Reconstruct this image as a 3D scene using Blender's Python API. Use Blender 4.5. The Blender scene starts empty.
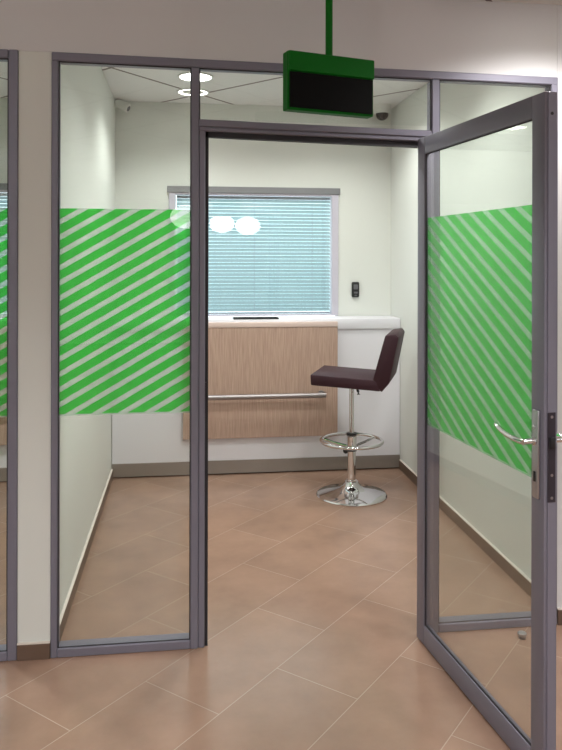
import bpy, bmesh, math
from mathutils import Vector, Matrix
R = math.radians
S = bpy.context.scene
C = S.collection

# ------------------------------------------------------------------ helpers
class MB:
    """collects shapes, then links them as ONE mesh object"""
    def __init__(self): self.bm = bmesh.new()
    def _merge(self, t, M=None):
        if M is not None: bmesh.ops.transform(t, matrix=M, verts=t.verts)
        bmesh.ops.recalc_face_normals(t, faces=t.faces)
        me = bpy.data.meshes.new('tmp'); t.to_mesh(me); t.free()
        self.bm.from_mesh(me); bpy.data.meshes.remove(me); return self
    def box(self, x0, x1, y0, y1, z0, z1, bev=0, seg=1, M=None):
        t = bmesh.new(); bmesh.ops.create_cube(t, size=1)
        for v in t.verts:
            v.co = Vector(((x0+x1)/2+v.co.x*(x1-x0), (y0+y1)/2+v.co.y*(y1-y0), (z0+z1)/2+v.co.z*(z1-z0)))
        if bev: bmesh.ops.bevel(t, geom=t.edges[:], offset=bev, segments=seg, profile=.5, affect='EDGES')
        return self._merge(t, M)
    def prism(self, pts, y0, y1, bev=0, seg=1, M=None):
        """polygon pts (x,z) extruded along y"""
        t = bmesh.new()
        a = [t.verts.new((p[0], y0, p[1])) for p in pts]; b = [t.verts.new((p[0], y1, p[1])) for p in pts]
        t.faces.new(a); t.faces.new(b[::-1]); n = len(pts)
        for i in range(n): t.faces.new((a[i], b[i], b[(i+1) % n], a[(i+1) % n]))
        bmesh.ops.recalc_face_normals(t, faces=t.faces)
        if bev: bmesh.ops.bevel(t, geom=t.edges[:], offset=bev, segments=seg, profile=.5, affect='EDGES')
        return self._merge(t, M)
    def lathe(self, prof, c=(0, 0, 0), seg=48, M=None):
        t = bmesh.new(); rings = []
        for r, z in prof:
            if r < 1e-6: rings.append([t.verts.new((0, 0, z))])
            else: rings.append([t.verts.new((r*math.cos(2*math.pi*k/seg), r*math.sin(2*math.pi*k/seg), z)) for k in range(seg)])
        for A, B in zip(rings, rings[1:]):
            for k in range(seg):
                l = (k+1) % seg
                if len(A) == 1 and len(B) == 1: continue
                if len(A) == 1: t.faces.new((A[0], B[k], B[l]))
                elif len(B) == 1: t.faces.new((A[k], A[l], B[0]))
                else: t.faces.new((A[k], A[l], B[l], B[k]))
        for ring in (rings[0], rings[-1]):
            if len(ring) > 1: t.faces.new(ring)
        return self._merge(t, (M if M is not None else Matrix.Identity(4)) @ Matrix.Translation(c) if M is None else M)
    def tube(self, path, r, seg=14, closed=False):
        t = bmesh.new(); P = [Vector(p) for p in path]; n = len(P); rings = []
        up = Vector((0, 0, 1))
        for i in range(n):
            if closed: d = P[(i+1) % n]-P[i-1]
            else: d = P[min(i+1, n-1)]-P[max(i-1, 0)]
            d.normalize(); u = up if abs(d.dot(up)) < .95 else Vector((1, 0, 0))
            s = d.cross(u).normalized(); w = s.cross(d)
            rr = r[i] if isinstance(r, (list, tuple)) else r
            rings.append([t.verts.new(P[i]+rr*(math.cos(2*math.pi*k/seg)*s+math.sin(2*math.pi*k/seg)*w)) for k in range(seg)])
        m = n if closed else n-1
        for i in range(m):
            A, B = rings[i], rings[(i+1) % n]
            for k in range(seg): t.faces.new((A[k], A[(k+1) % seg], B[(k+1) % seg], B[k]))
        if not closed: t.faces.new(rings[0]); t.faces.new(rings[-1])
        return self._merge(t)
    def build(self, name, mat, parent=None, loc=None, rotz=None, label=None, smooth=True):
        me = bpy.data.meshes.new(name); self.bm.to_mesh(me); self.bm.free()
        if smooth:
            me.shade_smooth(); me.set_sharp_from_angle(angle=R(32))
        me.materials.append(mat)
        o = bpy.data.objects.new(name, me); C.objects.link(o)
        if parent: o.parent = parent
        if loc: o.location = loc
        if rotz: o.rotation_euler.z = rotz
        if label: o['label'] = label
        return o

def tag(o, label=None, cat=None, group=None, kind=None):
    if label: o['label'] = label
    if cat: o['category'] = cat
    if group: o['group'] = group
    if kind: o['kind'] = kind
    return o
def thing(name, label, cat, loc=(0, 0, 0), rotz=0, group=None, kind=None):
    o = bpy.data.objects.new(name, None); C.objects.link(o)
    o.location = loc; o.rotation_euler.z = rotz; o.empty_display_size = .05
    return tag(o, label, cat, group, kind)
def copy_tree(o, parent=None):
    c = o.copy(); C.objects.link(c); c.parent = parent
    for ch in list(o.children): copy_tree(ch, c)
    return c

# ------------------------------------------------------------------ materials
def mat(name, col, rough=.5, metal=0, spec=None, bump=0, bscale=60, var=0, vscale=4, coat=0):
    m = bpy.data.materials.new(name); m.use_nodes = True; nt = m.node_tree; b = nt.nodes['Principled BSDF']
    b.inputs['Base Color'].default_value = (*col, 1); b.inputs['Roughness'].default_value = rough
    b.inputs['Metallic'].default_value = metal
    if spec is not None: b.inputs['Specular IOR Level'].default_value = spec
    if coat: b.inputs['Coat Weight'].default_value = coat
    tc = nt.nodes.new('ShaderNodeTexCoord')
    if bump:
        n = nt.nodes.new('ShaderNodeTexNoise'); n.inputs['Scale'].default_value = bscale; n.inputs['Detail'].default_value = 3
        bp = nt.nodes.new('ShaderNodeBump'); bp.inputs['Strength'].default_value = bump; bp.inputs['Distance'].default_value = .002
        nt.links.new(tc.outputs['Object'], n.inputs['Vector']); nt.links.new(n.outputs['Fac'], bp.inputs['Height']); nt.links.new(bp.outputs['Normal'], b.inputs['Normal'])
    if var:
        n = nt.nodes.new('ShaderNodeTexNoise'); n.inputs['Scale'].default_value = vscale; n.inputs['Detail'].default_value = 4
        mx = nt.nodes.new('ShaderNodeMix'); mx.data_type = 'RGBA'
        mx.inputs[6].default_value = (*[c*(1-var) for c in col], 1); mx.inputs[7].default_value = (*[min(1, c*(1+var)) for c in col], 1)
        nt.links.new(tc.outputs['Object'], n.inputs['Vector']); nt.links.new(n.outputs['Fac'], mx.inputs[0]); nt.links.new(mx.outputs[2], b.inputs['Base Color'])
    return m
def emit(name, col, s):
    m = bpy.data.materials.new(name); m.use_nodes = True; nt = m.node_tree; b = nt.nodes['Principled BSDF']
    b.inputs['Base Color'].default_value = (.8, .8, .8, 1); b.inputs['Emission Color'].default_value = (*col, 1); b.inputs['Emission Strength'].default_value = s
    return m
class N:
    """tiny node-building helper"""
    def __init__(s, m): s.nt = m.node_tree
    def new(s, t, **k):
        n = s.nt.nodes.new(t)
        for a, b in k.items(): setattr(n, a, b)
        return n
    def link(s, a, b): s.nt.links.new(a, b)
    def val(s, sock, v):
        if hasattr(v, 'is_output'): s.link(v, sock)
        else: sock.default_value = v
    def math(s, op, a, b=0):
        n = s.new('ShaderNodeMath', operation=op); s.val(n.inputs[0], a); s.val(n.inputs[1], b); return n.outputs[0]
    def dot(s, v, d):
        n = s.new('ShaderNodeVectorMath', operation='DOT_PRODUCT'); s.link(v, n.inputs[0]); n.inputs[1].default_value = d; return n.outputs['Value']
    def mixc(s, f, a, b):
        n = s.new('ShaderNodeMix', data_type='RGBA'); s.val(n.inputs[0], f); s.val(n.inputs[6], a); s.val(n.inputs[7], b); return n.outputs[2]
    def mixs(s, f, a, b):
        n = s.new('ShaderNodeMixShader'); s.val(n.inputs[0], f); s.link(a, n.inputs[1]); s.link(b, n.inputs[2]); return n.outputs[0]

WALL = mat('wall_paint', (.70, .712, .675), .7, bump=.12, bscale=220, spec=.25)
CORR = mat('corridor_paint', (.668, .656, .662), .7, bump=.12, bscale=220, spec=.25)
FRAME = mat('anodised_frame', (.198, .190, .240), .42, metal=.2, bump=.03, bscale=300)
GASKET = mat('black_gasket', (.022, .020, .026), .6)
WHITE = mat('white_laminate', (.79, .78, .83), .35)
KICK = mat('brushed_kick', (.30, .265, .24), .38, metal=.4, var=.15, vscale=3)
STEEL = mat('brushed_steel', (.36, .33, .335), .45, metal=1)
CHROME = mat('chrome', (.72, .72, .73), .07, metal=1)
SATIN = mat('satin_chrome', (.50, .49, .52), .34, metal=1)
LEATHER = mat('burgundy_leather', (.030, .006, .0125), .55, bump=.25, bscale=160, spec=.4)
BLACK = mat('black_plastic', (.010, .010, .012), .4)
DARKGREY = mat('grey_key', (.12, .12, .13), .45)
SKIRT = mat('brown_skirting', (.135, .085, .060), .45, var=.25, vscale=6)
LIT_EDGE = mat('pale_lit_edge', (.75, .68, .62), .6)  # light on the skirting's top edge, put into colour
GREEN = mat('green_enamel', (.0012, .125, .006), .5, spec=.15)
SCREEN = mat('black_screen', (.002, .002, .002), .7, spec=.1)
CAMW = mat('camera_white', (.76, .76, .74), .5)
DOME = mat('dark_dome', (.006, .006, .007), .08)
WFRAME = mat('window_frame_paint', (.55, .52, .60), .5)
RAILG = mat('grey_rail', (.20, .20, .21), .5)
LOCK = mat('lock_steel', (.045, .038, .05), .4, metal=.5)
LAMP = emit('lamp_glow', (1, .97, .90), 14)
RINGLAMP = emit('ring_glow', (1, .97, .90), 5)
GLOBE = emit('globe_glow', (1, .98, .94), 5.5)
SEDGE = mat('pale_ledge', (.72, .57, .52), .4)

def floor_mat():
    m = bpy.data.materials.new('diagonal_tiles'); m.use_nodes = True; n = N(m); b = m.node_tree.nodes['Principled BSDF']
    tc = n.new('ShaderNodeTexCoord'); P = tc.outputs['Object']; a = R(48)
    t = n.math('SUBTRACT', n.dot(P, (math.cos(a), math.sin(a), 0)), 2.672-14)
    q = n.math('SUBTRACT', n.dot(P, (-math.sin(a), math.cos(a), 0)), 1.962-14)
    cx = n.new('ShaderNodeCombineXYZ'); n.link(t, cx.inputs[0]); n.link(q, cx.inputs[1])
    br = n.new('ShaderNodeTexBrick', offset=.5, offset_frequency=2, squash=1)
    n.link(cx.outputs[0], br.inputs['Vector']); br.inputs['Scale'].default_value = 1
    for k, v in (('Mortar Size', .0019), ('Mortar Smooth', .3), ('Bias', 0), ('Brick Width', .70), ('Row Height', .35)): br.inputs[k].default_value = v
    br.inputs['Color1'].default_value = (.315, .197, .143, 1); br.inputs['Color2'].default_value = (.343, .214, .156, 1)
    br.inputs['Mortar'].default_value = (.44, .325, .255, 1)
    nz = n.new('ShaderNodeTexNoise'); nz.inputs['Scale'].default_value = 3.2; nz.inputs['Detail'].default_value = 6; nz.inputs['Roughness'].default_value = .6
    n.link(P, nz.inputs['Vector'])
    rp = n.new('ShaderNodeMapRange'); rp.inputs[1].default_value = .3; rp.inputs[2].default_value = .7; rp.inputs[3].default_value = .86; rp.inputs[4].default_value = 1.13
    n.link(nz.outputs['Fac'], rp.inputs[0])
    mu = n.new('ShaderNodeMix', data_type='RGBA', blend_type='MULTIPLY'); mu.inputs[0].default_value = 1
    n.link(br.outputs['Color'], mu.inputs[6]); n.link(rp.outputs[0], mu.inputs[7]); n.link(mu.outputs[2], b.inputs['Base Color'])
    b.inputs['Roughness'].default_value = .22; b.inputs['Specular IOR Level'].default_value = .5
    bp = n.new('ShaderNodeBump', invert=True); bp.inputs['Strength'].default_value = .25; bp.inputs['Distance'].default_value = .002
    n.link(br.outputs['Fac'], bp.inputs['Height']); n.link(bp.outputs['Normal'], b.inputs['Normal'])
    return m
def ceil_mat():
    m = bpy.data.materials.new('ceiling_panels'); m.use_nodes = True; n = N(m); b = m.node_tree.nodes['Principled BSDF']
    tc = n.new('ShaderNodeTexCoord'); P = tc.outputs['Object']; a = R(48); ds = []
    for d, off, hp in (((.743, .669, 0), 3.64-8.6, .43), ((-.766, .643, 0), 3.34-8, .40)):
        w = n.math('PINGPONG', n.math('SUBTRACT', n.dot(P, d), off), hp)
        ds.append(n.math('LESS_THAN', w, .011))
    f = n.math('MAXIMUM', ds[0], ds[1])
    n.link(n.mixc(f, (.80, .78, .775, 1), (.20, .155, .15, 1)), b.inputs['Base Color'])
    b.inputs['Roughness'].default_value = .8
    return m
def wood_mat():
    m = bpy.data.materials.new('pale_oak'); m.use_nodes = True; n = N(m); b = m.node_tree.nodes['Principled BSDF']
    tc = n.new('ShaderNodeTexCoord'); mp = n.new('ShaderNodeMapping'); mp.inputs['Scale'].default_value = (190, 40, 7)
    n.link(tc.outputs['Object'], mp.inputs['Vector'])
    nz = n.new('ShaderNodeTexNoise'); nz.inputs['Scale'].default_value = 1; nz.inputs['Detail'].default_value = 4; n.link(mp.outputs[0], nz.inputs['Vector'])
    rp = n.new('ShaderNodeValToRGB'); e = rp.color_ramp.elements
    e[0].position = .32; e[0].color = (.41, .275, .215, 1); e[1].position = .68; e[1].color = (.55, .39, .315, 1)
    n.link(nz.outputs['Fac'], rp.inputs[0]); n.link(rp.outputs[0], b.inputs['Base Color']); b.inputs['Roughness'].default_value = .42
    return m
def glass_mat(name='clear_glass', tint=(.955, .97, .96), refl=1.0):
    m = bpy.data.materials.new(name); m.use_nodes = True; n = N(m); nt = m.node_tree; nt.nodes.clear()
    out = n.new('ShaderNodeOutputMaterial'); tr = n.new('ShaderNodeBsdfTransparent'); tr.inputs[0].default_value = (*tint, 1)
    gl = n.new('ShaderNodeBsdfGlossy'); gl.inputs['Roughness'].default_value = .0
    lw = n.new('ShaderNodeLayerWeight'); lw.inputs[0].default_value = .5     # Schlick, the same from both sides
    fr = n.math('ADD', n.math('MULTIPLY', n.math('POWER', lw.outputs['Facing'], 5), .90), .04)
    n.link(n.mixs(n.math('MULTIPLY', fr, refl), tr.outputs[0], gl.outputs[0]), out.inputs[0])
    return m
def film_mat(name, sx, zmin, off, wt, wd):
    """green diagonal stripes printed on a clear film; sx = +1 rising to +x, -1 falling"""
    m = bpy.data.materials.new(name); m.use_nodes = True; n = N(m); nt = m.node_tree; nt.nodes.clear()
    out = n.new('ShaderNodeOutputMaterial'); tc = n.new('ShaderNodeTexCoord'); P = tc.outputs['Object']
    k = n.dot(P, (-.585*sx, 0, 1.0))
    fr = n.math('FRACT', n.math('DIVIDE', n.math('ADD', k, off+6.02), .0602))
    sp = n.new('ShaderNodeSeparateXYZ'); n.link(P, sp.inputs[0])
    g = n.math('MULTIPLY', n.math('LESS_THAN', fr, .62), n.math('GREATER_THAN', sp.outputs[2], zmin))
    tg = n.new('ShaderNodeBsdfTransparent'); tg.inputs[0].default_value = (.30, .92, .34, 1)
    dg = n.new('ShaderNodeBsdfDiffuse'); dg.inputs[0].default_value = (.17, .62, .20, 1)
    lg = n.new('ShaderNodeBsdfTranslucent'); lg.inputs[0].default_value = (.23, .79, .26, 1)
    green = n.mixs(.58, n.mixs(.5, dg.outputs[0], lg.outputs[0]), tg.outputs[0])
    tw = n.new('ShaderNodeBsdfTransparent'); tw.inputs[0].default_value = (*wt, 1)
    dw = n.new('ShaderNodeBsdfDiffuse'); dw.inputs[0].default_value = (*wd, 1)
    lw = n.new('ShaderNodeBsdfTranslucent'); lw.inputs[0].default_value = (*wd, 1)
    clear = n.mixs(.30, tw.outputs[0], n.mixs(.5, dw.outputs[0], lw.outputs[0]))
    n.link(n.mixs(g, clear, green), out.inputs[0])
    return m
def slat_mat():
    m = bpy.data.materials.new('blind_slat'); m.use_nodes = True; n = N(m); nt = m.node_tree; nt.nodes.clear()
    out = n.new('ShaderNodeOutputMaterial'); d = n.new('ShaderNodeBsdfDiffuse'); d.inputs[0].default_value = (.64, .72, .745, 1)
    t = n.new('ShaderNodeBsdfTranslucent'); t.inputs[0].default_value = (.62, .74, .775, 1)
    n.link(n.mixs(.4, d.outputs[0], t.outputs[0]), out.inputs[0])
    return m
FLOOR = floor_mat(); CEIL = ceil_mat(); WOOD = wood_mat(); GLASS = glass_mat(); WGLASS = glass_mat('window_glass', (.9, .96, .96), 2.2)
FILM = film_mat('striped_film_rising', 1, .953, .579, (.90, .95, .91), (.70, .80, .72)); FILMD = film_mat('striped_film_falling', -1, .905, .293, (.72, .93, .76), (.50, .76, .55)); SLAT = slat_mat()  # falling film's clear stripes tinted green for a second reflection in the glass

# ------------------------------------------------------------------ dimensions (metres; camera at the origin, looking along +y)
Y0 = 2.9827            # front face of the glazed partition
XL, X1, X4 = -.518, .027, 1.5907
WL, WR = -.5128, 1.61  # side wall surfaces of the booth
YK, YB = 5.363, 5.632  # counter front, back wall
ZT, ZR, ZCE, ZCO = 2.38, 2.352, 2.75, 2.665
def ztop(x): return ZT+(ZR-ZT)*max(0, (x-XL))/(X4-XL)

# ------------------------------------------------------------------ setting
def st(name, mb, m, label, cat, smooth=False):
    return tag(mb.build(name, m, smooth=smooth), label, cat, kind='structure')
st('floor', MB().box(-6, 6, -8, 5.9, -.1, 0), FLOOR, 'brown rectangular floor tiles laid diagonally through corridor and booth', 'floor')
st('ceiling', MB().box(-3.1, 1.78, Y0+.14, 5.9, ZCE, ZCE+.1), CEIL, 'pale panelled ceiling with diagonal joints inside the booth', 'ceiling')
st('ceiling_corridor', MB().box(-6, 6, -8, Y0+.008, ZCO, ZCO+.1), CEIL, 'white corridor ceiling at the top of the photo', 'ceiling')
st('wall_front', MB().prism([(-3.1, ztop(-3)+.001), (XL, ZT+.001), (X4, ZR+.001), (X4, ZCE+.1), (-3.1, ZCE+.1)], Y0+.008, Y0+.14), CORR, 'grey-white wall above the glazed partitions', 'wall')
st('wall_front_right', MB().box(X4+.001, 6, Y0+.008, Y0+.14, 0, ZCE+.1), CORR, 'white wall right of the partition at the photo edge', 'wall')
st('wall_left', MB().box(-.6435, -.519, Y0+.008, Y0+.0705, 0, ZT).box(-.6435, WL, Y0+.07, YB+.02, 0, ZCE), WALL, 'white pier and side wall between the two glazed booths', 'wall')
st('wall_right', MB().box(WR, WR+.12, Y0+.14, YB+.12, 0, ZCE), WALL, 'white right side wall of the booth behind the stool', 'wall')
OFF = -2.268           # the neighbouring booth repeats at this offset
wx0, wx1, wz0, wz1 = -.118, 1.188, 1.10, 2.108
bk = MB()
bk.box(-3.1, wx0+OFF, YB, YB+.12, 0, ZCE).box(wx1+OFF, wx0, YB, YB+.12, 0, ZCE).box(wx1, WR+.12, YB, YB+.12, 0, ZCE)
for o in (0, OFF): bk.box(wx0+o, wx1+o, YB, YB+.12, 0, wz0).box(wx0+o, wx1+o, YB, YB+.12, wz1, ZCE)
st('wall_back', bk, WALL, 'pale back wall of the booth around the blinded window', 'wall')
st('wall_left_far', MB().box(-3.1, -2.95, Y0+.14, YB+.12, 0, ZCE), WALL, 'far side wall of the neighbouring booth', 'wall')
st('wall_corridor', MB().box(-6.1, -6, -8, 3.2, 0, ZCE).box(6, 6.1, -8, 3.2, 0, ZCE).box(-6.1, 6.1, -8.1, -8, 0, ZCE).box(-6, -3.09, Y0+.008, Y0+.14, 0, ZCE), CORR, 'corridor walls behind the photographer', 'wall')
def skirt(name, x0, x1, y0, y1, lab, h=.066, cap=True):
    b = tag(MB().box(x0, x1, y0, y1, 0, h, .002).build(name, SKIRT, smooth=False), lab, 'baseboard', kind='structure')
    if cap: MB().box(x0, x1, y0, y1, h, h+.005).build('lit_edge_line', LIT_EDGE, b, smooth=False)  # pale strip paints the light caught along the skirting top
skirt('baseboard_left', WL, WL+.012, Y0+.075, YK-.004, 'brown tile skirting with painted lit edge along the left booth wall')
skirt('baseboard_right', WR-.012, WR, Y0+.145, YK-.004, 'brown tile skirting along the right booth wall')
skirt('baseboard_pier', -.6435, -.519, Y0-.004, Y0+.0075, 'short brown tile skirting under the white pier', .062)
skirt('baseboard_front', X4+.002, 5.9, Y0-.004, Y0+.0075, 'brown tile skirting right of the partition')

# ------------------------------------------------------------------ glazed partition
YG = Y0+.012           # pane plane
D = .066               # profile depth
def gpane(x0, x1, z0, z1, parent, z1b=None, y=YG):
    z1b = z1 if z1b is None else z1b
    return MB().prism([(x0, z0), (x1, z0), (x1, z1b), (x0, z1)], y, y+.006).build('glass_pane', GLASS, parent, smooth=False)
def bead(x0, x1, z0, z1, parent, z1b=None, w=.0045):
    z1b = z1 if z1b is None else z1b
    m = MB(); ya, yb = YG-.005, YG-.0002
    m.box(x0, x0+w, ya, yb, z0, z1).box(x1-w, x1, ya, yb, z0, z1b).box(x0, x1, ya, yb, z0, z0+w*.6)
    m.prism([(x0, z1-w), (x1, z1b-w), (x1, z1b), (x0, z1)], ya, yb)
    return m.build('gasket', GASKET, parent, smooth=False)
def film(x0, x1, z0, z1, y, parent, m):
    return MB().box(x0, x1, y, y+.0012, z0, z1).build('striped_film', m, parent, smooth=False, label='green diagonal striped film')
gp = thing('glazed_partition', 'grey metal framed glass partition around the open doorway, green striped left pane', 'partition', (0, 0, 0), kind='thing')
B = .0035
MB().box(XL, XL+.026, Y0, Y0+D, 0, ZT-.034, B).build('jamb', FRAME, gp)
MB().box(X4-.03, X4, Y0, Y0+D, 0, ZR-.03, B).build('jamb', FRAME, gp)
MB().prism([(XL, ZT-.034), (X4, ZR-.034), (X4, ZR), (XL, ZT)], Y0, Y0+D, B).build('top_rail', FRAME, gp)
MB().box(XL+.026, X1, Y0, Y0+D, 0, .036, B).build('bottom_rail', FRAME, gp)
MB().box(1.062, X4-.03, Y0, Y0+D, 0, .036, B).build('bottom_rail', FRAME, gp)
MB().box(X1, .058, Y0-.001, Y0+D, 0, ztop(.04)-.035, B).box(.058, .084, Y0+.004, Y0+D, 0, 2.087, B).build('mullion', FRAME, gp)
MB().box(1.028, 1.062, Y0-.001, Y0+D, 0, ztop(1.04)-.035, B).box(1.000, 1.028, Y0+.004, Y0+D, 0, 2.067, B).build('mullion', FRAME, gp)
ta, tb = 2.131, 2.108
MB().prism([(.058, ta-.028), (1.028, tb-.028), (1.028, tb), (.058, ta)], Y0-.001, Y0+D, B).prism([(.058, ta-.046), (1.028, tb-.046), (1.028, tb-.028), (.058, ta-.028)], Y0+.004, Y0+D, B).build('transom', FRAME, gp)
# black rebate seal round the door opening
MB().box(.084, .097, Y0+.02, Y0+.05, 0, ta-.046).prism([(.084, ta-.068), (1.000, tb-.068), (1.000, tb-.046), (.084, ta-.046)], Y0+.02, Y0+.05).build('door_seal', GASKET, gp, smooth=False)
MB().box(.0843, .0895, Y0+.008, Y0+.019, .93, 1.07, .001).build('strike_plate', LOCK, gp)
p = gpane(XL+.026, X1, .036, ztop(XL)-.034, gp, ztop(X1)-.034)
film(XL+.030, X1-.001, .947, 1.767, YG+.0065, p, FILM)
bead(XL+.026, X1, .036, ztop(XL)-.034, gp, ztop(X1)-.034)
gpane(.058, 1.028, ta, ztop(.058)-.034, gp, ztop(1.028)-.034); bead(.058, 1.028, tb, ztop(.058)-.034, gp, ztop(1.028)-.034)
gpane(1.062, X4-.03, .036, ztop(1.062)-.034, gp, ztop(X4-.03)-.034); bead(1.062, X4-.03, .036, ztop(1.062)-.034, gp, ztop(X4-.03)-.034)

g2 = thing('glazed_partition', 'grey framed glass partition with green stripes cut off at the left photo edge', 'partition', kind='thing')
xa = -.6445
MB().box(xa-.036, xa, Y0, Y0+D, 0, ZT+.003, B).build('jamb', FRAME, g2)
MB().box(-2.9, xa-.036, Y0, Y0+D, ZT-.031, ZT+.003, B).build('top_rail', FRAME, g2)
MB().box(-2.9, xa-.036, Y0, Y0+D, 0, .036, B).build('bottom_rail', FRAME, g2)
p = gpane(-2.9, xa-.036, .036, ZT-.031, g2)
film(-2.9, xa-.037, .947, 1.767, YG+.0065, p, FILM)
bead(-2.9, xa-.036, .036, ZT-.031, g2)

# ------------------------------------------------------------------ glass door, hinged on the right, swung towards the viewer
DA = 6.1; DL = .905; DH = 2.066; DT = .044; SW = .068
dr = thing('glass_door', 'open grey framed glass door with green striped film and chrome lever', 'door', (.957, 2.955, 0), R(DA-90), kind='thing')
MB().box(0, SW, 0, DT, .006, DH, .004, 2).build('hinge_stile', FRAME, dr)
MB().box(DL-SW, DL, 0, DT, .006, DH, .004, 2).box(DL-.006, DL+.004, .010, DT-.006, .006, DH-.004).build('lock_stile', FRAME, dr)
MB().box(SW, DL-SW, 0, .026, DH-.070, DH, .004, 2).build('top_rail', FRAME, dr)
MB().box(SW, DL-SW, 0, .026, .006, .085, .004, 2).build('bottom_rail', FRAME, dr)
p = MB().box(SW, DL-SW, .009, .015, .085, DH-.070).build('glass_pane', GLASS, dr, smooth=False)
film(SW+.001, DL-SW-.001, .898, 1.737, .0155, p, FILMD)
m = MB(); x0, x1, z0, z1 = SW, DL-SW, .085, DH-.070
m.box(x0, x0+.007, .005, .0088, z0, z1).box(x1-.004, x1, .005, .0088, z0, z1).box(x0, x1, .005, .0088, z0, z0+.005).box(x0, x1, .005, .0088, z1-.004, z1)
m.build('gasket', GASKET, dr, smooth=False)
def handle(sy, y):
    """lever set on one face; sy = outward direction in local y"""
    xc = DL-.034
    ys = sorted((y, y+sy*.009))
    pl = MB()
    pl.box(xc-.016, xc+.016, ys[0], ys[1], .855, 1.118, .004, 3)
    h = pl.build('door_handle', SATIN, dr, label='chrome lever handle on a long backplate')
    yy = y+sy*.009
    M = Matrix.Translation((xc, yy, 1.026)) @ Matrix.Rotation(R(90 if sy < 0 else -90), 4, 'X')
    MB().lathe([(.013, 0), (.013, .006), (.0095, .009), (.0095, .040), (0, .040)], M=M, seg=20).build('lever_neck', CHROME, h)
    yl = yy+sy*.040
    pts = [(xc+.006, yl, 1.026), (xc-.012, yl+sy*.003, 1.026), (xc-.05, yl+sy*.004, 1.0265), (xc-.085, yl+sy*.004, 1.029), (xc-.115, yl+sy*.003, 1.034), (xc-.140, yl+sy*.001, 1.039), (xc-.160, yl-sy*.002, 1.044)]
    MB().tube(pts, [.009, .0095, .009, .0085, .0085, .008, .006], seg=14).build('lever', CHROME, h)
    MB().box(xc-.0045, xc+.0045, min(yy-sy*.002, yy+sy*.004), max(yy-sy*.002, yy+sy*.004), .905, .936, .002, 2).build('keyhole', BLACK, h)
    M = Matrix.Translation((xc, yy, 1.068)) @ Matrix.Rotation(R(90 if sy < 0 else -90), 4, 'X')
    MB().lathe([(.006, -.001), (.006, .004), (0, .006)], M=M, seg=16).build('screw', CHROME, h)
    return h
handle(-1, 0); handle(1, DT)
fp = MB().box(DL+.003, DL+.0062, .009, DT-.009, .852, 1.117, .001).build('lock_faceplate', LOCK, dr, label='dark steel lock faceplate on the door edge')
for z in (.865, .932, 1.104):
    M = Matrix.Translation((DL+.006, DT/2, z)) @ Matrix.Rotation(R(90), 4, 'Y')
    MB().lathe([(.0045, -.001), (.0045, .001), (0, .002)], M=M, seg=14).build('screw', STEEL, fp)
MB().box(DL+.005, DL+.013, .013, DT-.013, 1.01, 1.045, .002, 2).build('latch', BLACK, fp)
M = Matrix.Translation((DL+.004, DT/2, 2.00)) @ Matrix.Rotation(R(90), 4, 'Y')
MB().lathe([(.005, -.001), (.005, .001), (0, .0012)], M=M, seg=14).build('edge_plug', BLACK, dr)
for z in (.22, 1.84):
    MB().box(-.004, .008, .010, .03, z, z+.1, .002).build('hinge', FRAME, dr)

# ------------------------------------------------------------------ door stop on the floor
ds = thing('door_stop', 'small steel door stop on the floor tiles behind the open door', 'door stop', (1.392, 2.90, 0))
MB().lathe([(.014, 0), (.014, .003), (.009, .005), (.009, .010), (.013, .012), (0, .012)], seg=24).build('post', STEEL, ds)
MB().lathe([(.017, .0121), (.0185, .015), (.0185, .021), (.015, .024), (0, .024)], seg=24).build('bumper', SATIN, ds)

# ------------------------------------------------------------------ back window and blind
def window(o, n, lab):
    w = tag(bpy.data.objects.new('window_%d' % n, None), lab, 'window', kind='structure'); C.objects.link(w); w.location = (o, YB, 0)
    x0, x1, z0, z1 = wx0+.001, wx1-.001, 1.132, wz1-.001
    fr = MB()
    fr.box(x0, x0+.052, -.012, .07, z0, z1, .003).box(x1-.052, x1, -.012, .07, z0, z1, .003).box(x0+.052, x1-.052, -.012, .07, z1-.05, z1, .003).box(x0+.052, x1-.052, -.012, .07, z0, z0+.012, .003)
    fr.build('window_frame', WFRAME, w)
    MB().box(x0-.012, x1+.012, -.024, -.012, z1-.036, z1+.012, .002).build('head_trim', RAILG, w, label='grey trim across the window head')
    MB().box(x0+.05, x1-.05, .004, .009, z0+.008, z1-.045).build('glass_pane', WGLASS, w, smooth=False)
    return w
window(0, 1, 'back window with pale frame and teal venetian blind'); window(OFF, 2, 'neighbouring booth window at the left photo edge')
def blind(o, lab):
    b = thing('venetian_blind', lab, 'blind', (o, YB+.034, 0), group=None)
    x0, x1 = wx0+.060, wx1-.060; zt, zb = wz1-.056, 1.156
    MB().box(x0, x1, -.012, .012, zt-.022, zt, .002).build('head_rail', WFRAME, b)
    s = MB(); z = zt-.036; i = 0
    while z > zb+.012:
        ang = R(50)
        M = Matrix.Translation(((x0+x1)/2, 0, z)) @ Matrix.Rotation(ang, 4, 'X')
        s.box((x0-x1)/2, (x1-x0)/2, -.0155, .0155, -.0006, .0006, M=M)
        z -= .027; i += 1
    s.build('slats', SLAT, b, smooth=False)
    MB().box(x0, x1, -.010, .010, zb-.008, zb+.004, .002).build('bottom_rail', WFRAME, b)
    for fx in (.12, .5, .88):
        xx = x0+(x1-x0)*fx
        MB().tube([(xx, -.013, zb), (xx, -.013, zt-.02)], .0010, 6).build('ladder_cord', WFRAME, b)
blind(0, 'teal venetian blind closed in the back window above the counter'); blind(OFF, 'venetian blind in the neighbouring booth at the left photo edge')

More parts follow.
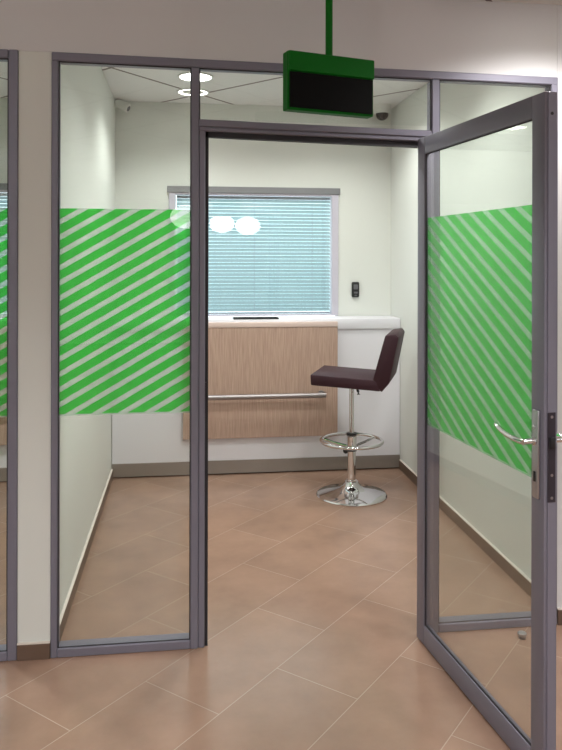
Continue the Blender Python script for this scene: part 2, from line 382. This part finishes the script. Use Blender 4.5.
# ------------------------------------------------------------------ counter
ct = thing('service_counter', 'white counter with pale oak front panel and steel rail behind the bar stool', 'counter', (0, YK, 0))
gx = .004
MB().box(WL+gx, WR-gx, .008, YB-YK-.004, .104, 1.05, .001).build('body', WHITE, ct)
MB().box(WL+gx, WR-gx, -.006, YB-YK-.004, 1.05, 1.128, .004, 2).build('countertop', WHITE, ct)
MB().box(WL+gx, WR-gx, .002, .06, .010, .1035, .001).build('kick_plate', KICK, ct, label='brushed bronze kick plate')
MB().box(WL+gx+.01, WR-gx-.01, .03, .06, 0, .010).build('plinth', BLACK, ct, smooth=False)
wp = MB().box(-.007, 1.122, -.032, -.0005, .272, 1.072, .0015).build('wood_panel', WOOD, ct, label='pale oak veneer panel')
MB().box(-.007, 1.122, -.036, -.0065, 1.0725, 1.110, .003, 2).build('ledge', SEDGE, ct, label='pale pinkish edge strip')
rl = MB().tube([(.055, -.095, .581), (1.022, -.095, .581)], .0185, 18).build('hand_rail', STEEL, ct, label='brushed steel foot and bag rail')
for xx in (.075, 1.000):
    M = Matrix.Translation((xx, -.032, .581)) @ Matrix.Rotation(R(90), 4, 'X')
    MB().lathe([(.026, 0), (.026, .006), (.012, .008), (.012, .060), (0, .060)], M=M, seg=20).build('rail_bracket', STEEL, rl)
c2 = copy_tree(ct); c2.location.x += OFF; c2['label'] = 'white and oak counter of the neighbouring booth at the left photo edge'

tr = thing('document_tray', 'flat black document tray on the white countertop below the window', 'tray', (.522, 5.41, 1.1285))
MB().box(-.165, .165, -.05, .06, 0, .004, .001).build('base', BLACK, tr)
MB().box(-.165, .165, -.05, -.045, .0042, .010, .001).box(-.165, .165, .055, .06, .0042, .010, .001).box(-.165, -.160, -.0448, .0548, .0042, .010, .001).box(.160, .165, -.0448, .0548, .0042, .010, .001).build('rim', BLACK, tr)
pp = tag(MB().box(-.05, .05, -.04, .04, 0, .0015).build('glint_slip', WHITE, loc=(.300, 5.42, 1.1285), smooth=False), 'small white paper slip left of the black tray on the countertop', 'glint')  # flat white piece painting the light reflected beside the tray

# ------------------------------------------------------------------ handset on the back wall
it = thing('wall_intercom', 'small black handset holder on the back wall right of the window', 'intercom', (1.322, YB, 1.333))
MB().box(-.030, .030, -.026, 0, -.060, .060, .011, 3).build('body', BLACK, it)
MB().box(-.017, .017, -.031, -.024, .002, .040, .004, 2).build('speaker_plate', DARKGREY, it)
MB().box(-.015, .015, -.030, -.024, -.030, -.016, .003, 2).build('button', DARKGREY, it)
MB().box(-.010, .010, -.029, -.024, -.050, -.040, .002, 2).build('button', DARKGREY, it)

# ------------------------------------------------------------------ bar stool
SA = 22
bs = thing('bar_stool', 'burgundy leather bar stool with chrome pedestal in front of the counter', 'stool', (1.106, 4.80, 0), R(180-SA))
MB().lathe([(0, 0), (.232, 0), (.234, .006), (.228, .013), (.205, .020), (.165, .029), (.120, .039), (.080, .053), (.058, .068), (.048, .082), (.044, .094), (0, .094)], seg=64).build('base', CHROME, bs)
MB().lathe([(.0315, .0942), (.033, .096), (.033, .104), (.0275, .107), (.0275, .297), (0, .297)], seg=32).build('outer_column', CHROME, bs)
MB().lathe([(.0160, .412), (.0160, .728), (0, .716)], seg=28).build('gas_lift', CHROME, bs)
def wl(a): return math.cos(R(a-180+SA)), math.sin(R(a-180+SA))       # world bearing to stool axes
n = 56
rg = MB().tube([(.203*math.cos(2*math.pi*k/n), .203*math.sin(2*math.pi*k/n), .362) for k in range(n)], .0115, 12, closed=True).build('footrest_ring', CHROME, bs)
for a in (28, 152, 270):
    c, q = wl(a)
    MB().tube([(.030*c, .030*q, .325), (.12*c, .12*q, .340), (.197*c, .197*q, .360)], .0085, 10).build('spoke', CHROME, rg)
MB().lathe([(.033, .3145), (.033, .402), (0, .402)], seg=28).build('sleeve', CHROME, rg)
MB().lathe([(.0345, .2975), (.0345, .314), (0, .314)], seg=28).build('lower_collar', BLACK, rg)
MB().lathe([(.0345, .4025), (.0345, .416), (.022, .419), (0, .419)], seg=28).build('upper_collar', BLACK, rg)
M = Matrix.Translation((0, 0, .303)) @ Matrix.Rotation(R(180+SA+205), 4, 'Z') @ Matrix.Rotation(R(90), 4, 'Y')
MB().lathe([(.008, .03), (.008, .042), (.018, .044), (.020, .052), (.016, .060), (0, .061)], M=M, seg=20).build('clamp_knob', BLACK, rg)
MB().box(-.050, .050, -.050, .050, .7285, .7455, .004, 2).build('mounting_plate', BLACK, bs)
c, q = wl(-60)
MB().tube([(.03*c, .03*q, .722), (.05*c, .05*q, .716), (.062*c, .062*q, .698), (.066*c, .066*q, .678)], [.006, .007, .010, .013], 10).build('lift_lever', BLACK, bs)
W = .222
tl = lambda P: [(x, z+.012+.045*x) for x, z in P]
MB().prism(tl([(-.215, .734), (.232, .734), (.235, .803), (-.195, .803)]), -W, W, .008, 2).build('seat', LEATHER, bs)
MB().prism(tl([(-.222, .729), (-.168, .804), (-.246, 1.090), (-.312, 1.103), (-.330, 1.081), (-.272, .790)]), -W, W, .008, 2).build('backrest', LEATHER, bs)

# ------------------------------------------------------------------ hanging display over the door
sg = thing('hanging_display', 'green ceiling-hung display with a black screen above the doorway', 'sign', (.503, 2.50, 2.072), R(16))
w, h = .1665, .199
MB().box(-w, w, 0, .042, 0, h, .003).build('housing', GREEN, sg)
MB().box(-w+.006, w-.006, -.006, 0, .008, .128, .001).build('screen', SCREEN, sg, label='blank black screen')
MB().box(-w+.001, w-.001, -.010, 0, .131, h-.001, .003).build('top_band', GREEN, sg)
MB().tube([(0, .021, h), (0, .021, ZCO-2.072-.008)], .0125, 18).build('pole', GREEN, sg)
MB().lathe([(.045, ZCO-2.072-.010), (.045, ZCO-2.072-.001), (0, ZCO-2.072-.001)], M=Matrix.Translation((0, .021, 0)), seg=28).build('ceiling_flange', GREEN, sg)

# ------------------------------------------------------------------ cameras on the ceiling
dc = thing('dome_camera', 'white dome security camera with dark bubble on the booth ceiling', 'camera', (1.500, 5.50, ZCE))
MB().lathe([(.066, 0), (.066, -.052), (.061, -.064), (0, -.064)], seg=36).build('base', CAMW, dc)
MB().lathe([(.048, -.0642), (.048, -.072)]+[(.048*math.cos(R(a)), -.072-.046*math.sin(R(a))) for a in range(10, 90, 10)]+[(0, -.118)], seg=36).build('dome', DOME, dc)
sc = thing('security_camera', 'small white bracket camera in the upper left corner of the booth', 'camera', (-.452, 5.56, 2.725))
MB().box(-.058, -.050, -.025, .025, -.045, .02, .003).box(-.051, -.02, -.009, .009, -.02, -.002, .002).build('bracket', CAMW, sc)
dv = Vector((.85, -.28, -.50)).normalized(); Mq = Matrix.Translation((-.02, 0, -.012)) @ dv.to_track_quat('Z', 'Y').to_matrix().to_4x4()
MB().lathe([(.018, -.03), (.030, -.028), (.034, -.01), (.034, .07), (.030, .074), (0, .074)], M=Mq, seg=28).build('body', CAMW, sc)
MB().lathe([(.022, .0745), (.020, .077), (0, .078)], M=Mq, seg=24).build('lens', DARKGREY, sc)

# ------------------------------------------------------------------ lamps
def lamp_obj(parent, power, col, size=145, blend=.55, rad=.09, z=-.02):
    l = bpy.data.lights.new('lamp_light', 'SPOT'); l.energy = power; l.color = col; l.spot_size = R(size); l.spot_blend = blend; l.shadow_soft_size = rad
    o = bpy.data.objects.new('lamp_light', l); C.objects.link(o); o.parent = parent; o.location = (0, 0, z); return o
def downlight(lab, x, y, z, power, col=(.97, 1, .95), r=.105, glow=LAMP, group=None, **k):
    t = thing('downlight', lab, 'lamp', (x, y, z), group=group)
    MB().lathe([(r+.012, 0), (r+.012, -.006), (r-.002, -.009), (r-.002, 0)], seg=40).build('trim_ring', CAMW, t)
    MB().lathe([(r-.003, -.001), (r-.003, -.005), (0, -.006)], seg=40).build('diffuser', glow, t)
    if power: lamp_obj(t, power, col, **k)
    return t
PB = 54; PC = 115
downlight('bright round downlight in the booth ceiling, upper of the two beside the mullion', .070, 4.80, ZCE, PB)
t = thing('downlight', 'ring shaped downlight in the booth ceiling, lower of the two beside the mullion', 'lamp', (.058, 5.24, ZCE))
MB().lathe([(.115, 0), (.115, -.006), (.104, -.009), (.104, 0)], seg=40).build('trim_ring', CAMW, t)
MB().lathe([(.103, -.001), (.103, -.006), (.082, -.007), (.082, -.001)], seg=40).build('glowing_ring', RINGLAMP, t)
MB().lathe([(.080, -.001), (.080, -.004), (0, -.004)], seg=40).build('cover', CAMW, t)
hid = 'added round downlight in the booth ceiling hidden above the door header'  # lamps added out of view to light the booth
for x, y in ((.40, 3.65), (1.00, 3.65), (1.05, 4.75)): downlight(hid, x, y, ZCE, PB, group='added booth downlights hidden by the header')
downlight('added unseen downlight in the neighbouring booth ceiling', -1.75, 4.2, ZCE, PB*3.5)  # unseen lamp added to brighten the neighbouring booth
downlight('round downlight in the corridor ceiling at the upper right photo corner', 1.50, 2.52, ZCO, 80, col=(1, .98, .96))
for x, y in ((-1.75, .3), (.35, 0), (1.15, -.1), (2.7, .2)): downlight('added unseen downlight in the corridor ceiling beyond the photo', x, y, ZCO, PC, col=(1, .985, .965), group='added corridor downlights beyond the photo')  # unseen lamps added to light the corridor
for i, (x, z, y, lab) in enumerate(((1.307, 2.26, -3.98, 'white globe lamp of the hall mirrored in the back window, right blob of two'), (.769, 2.30, -3.98, 'white globe lamp of the hall mirrored in the back window, left blob beside the mullion'), (.03, 2.25, -6.0, 'white globe lamp of the hall mirrored at the top of the green striped left pane'))):
    g = thing('globe_lamp', lab, 'lamp', (x, y, z))
    MB().lathe([(0, -.19)]+[(.26*math.cos(R(a)), .19*math.sin(R(a))) for a in range(-80, 81, 10)]+[(0, .19)], seg=40).build('globe', GLOBE, g)
    MB().lathe([(.05, .188), (.05, ZCO-z-.001), (0, ZCO-z-.001)], seg=24).build('stem', CAMW, g)

HALL_FILL = emit('hall_fill_glow', (.95, 1, 1), 30)  # fill light: unseen globes added to brighten the wall above the partition
for x, y in ((-2.5, -2.4), (-4.4, -1.2), (5.0, -2.0)):
    g = thing('globe_lamp', 'added unseen globe lamp in the hall behind the photographer', 'lamp', (x, y, 2.30), group='added fill globe lamps in the hall behind the photographer')
    MB().lathe([(0, -.19)]+[(.26*math.cos(R(a)), .19*math.sin(R(a))) for a in range(-80, 81, 10)]+[(0, .19)], seg=40).build('globe', HALL_FILL, g)
    MB().lathe([(.05, .188), (.05, ZCO-2.30-.001), (0, ZCO-2.30-.001)], seg=24).build('stem', CAMW, g)

# ------------------------------------------------------------------ daylight behind the blinds
w = bpy.data.worlds.new('daylight'); S.world = w; w.use_nodes = True
w.node_tree.nodes['Background'].inputs[0].default_value = (.84, .90, .93, 1); w.node_tree.nodes['Background'].inputs[1].default_value = 2.75

# ------------------------------------------------------------------ camera
cd = bpy.data.cameras.new('camera'); cam = bpy.data.objects.new('camera', cd); C.objects.link(cam)
cam.location = (0, 0, 1.5673)
yaw, roll = .1304, .0022
cam.rotation_euler = (Matrix.Rotation(-yaw, 4, 'Z') @ Matrix.Rotation(R(90), 4, 'X') @ Matrix.Rotation(roll, 4, 'Z')).to_euler()
cd.sensor_fit = 'VERTICAL'; cd.sensor_height = 36; cd.lens = 36*737.28/750
cd.shift_y = (259.34-375)/750
cd.clip_start = .05
S.camera = cam
S.view_settings.view_transform = 'Standard'; S.view_settings.look = 'None'; S.view_settings.gamma = 1
S.view_settings.use_curve_mapping = False; S.view_settings.exposure = 0
S.cycles.max_bounces = 12; S.cycles.transparent_max_bounces = 24
S.cycles.sample_clamp_indirect = 6
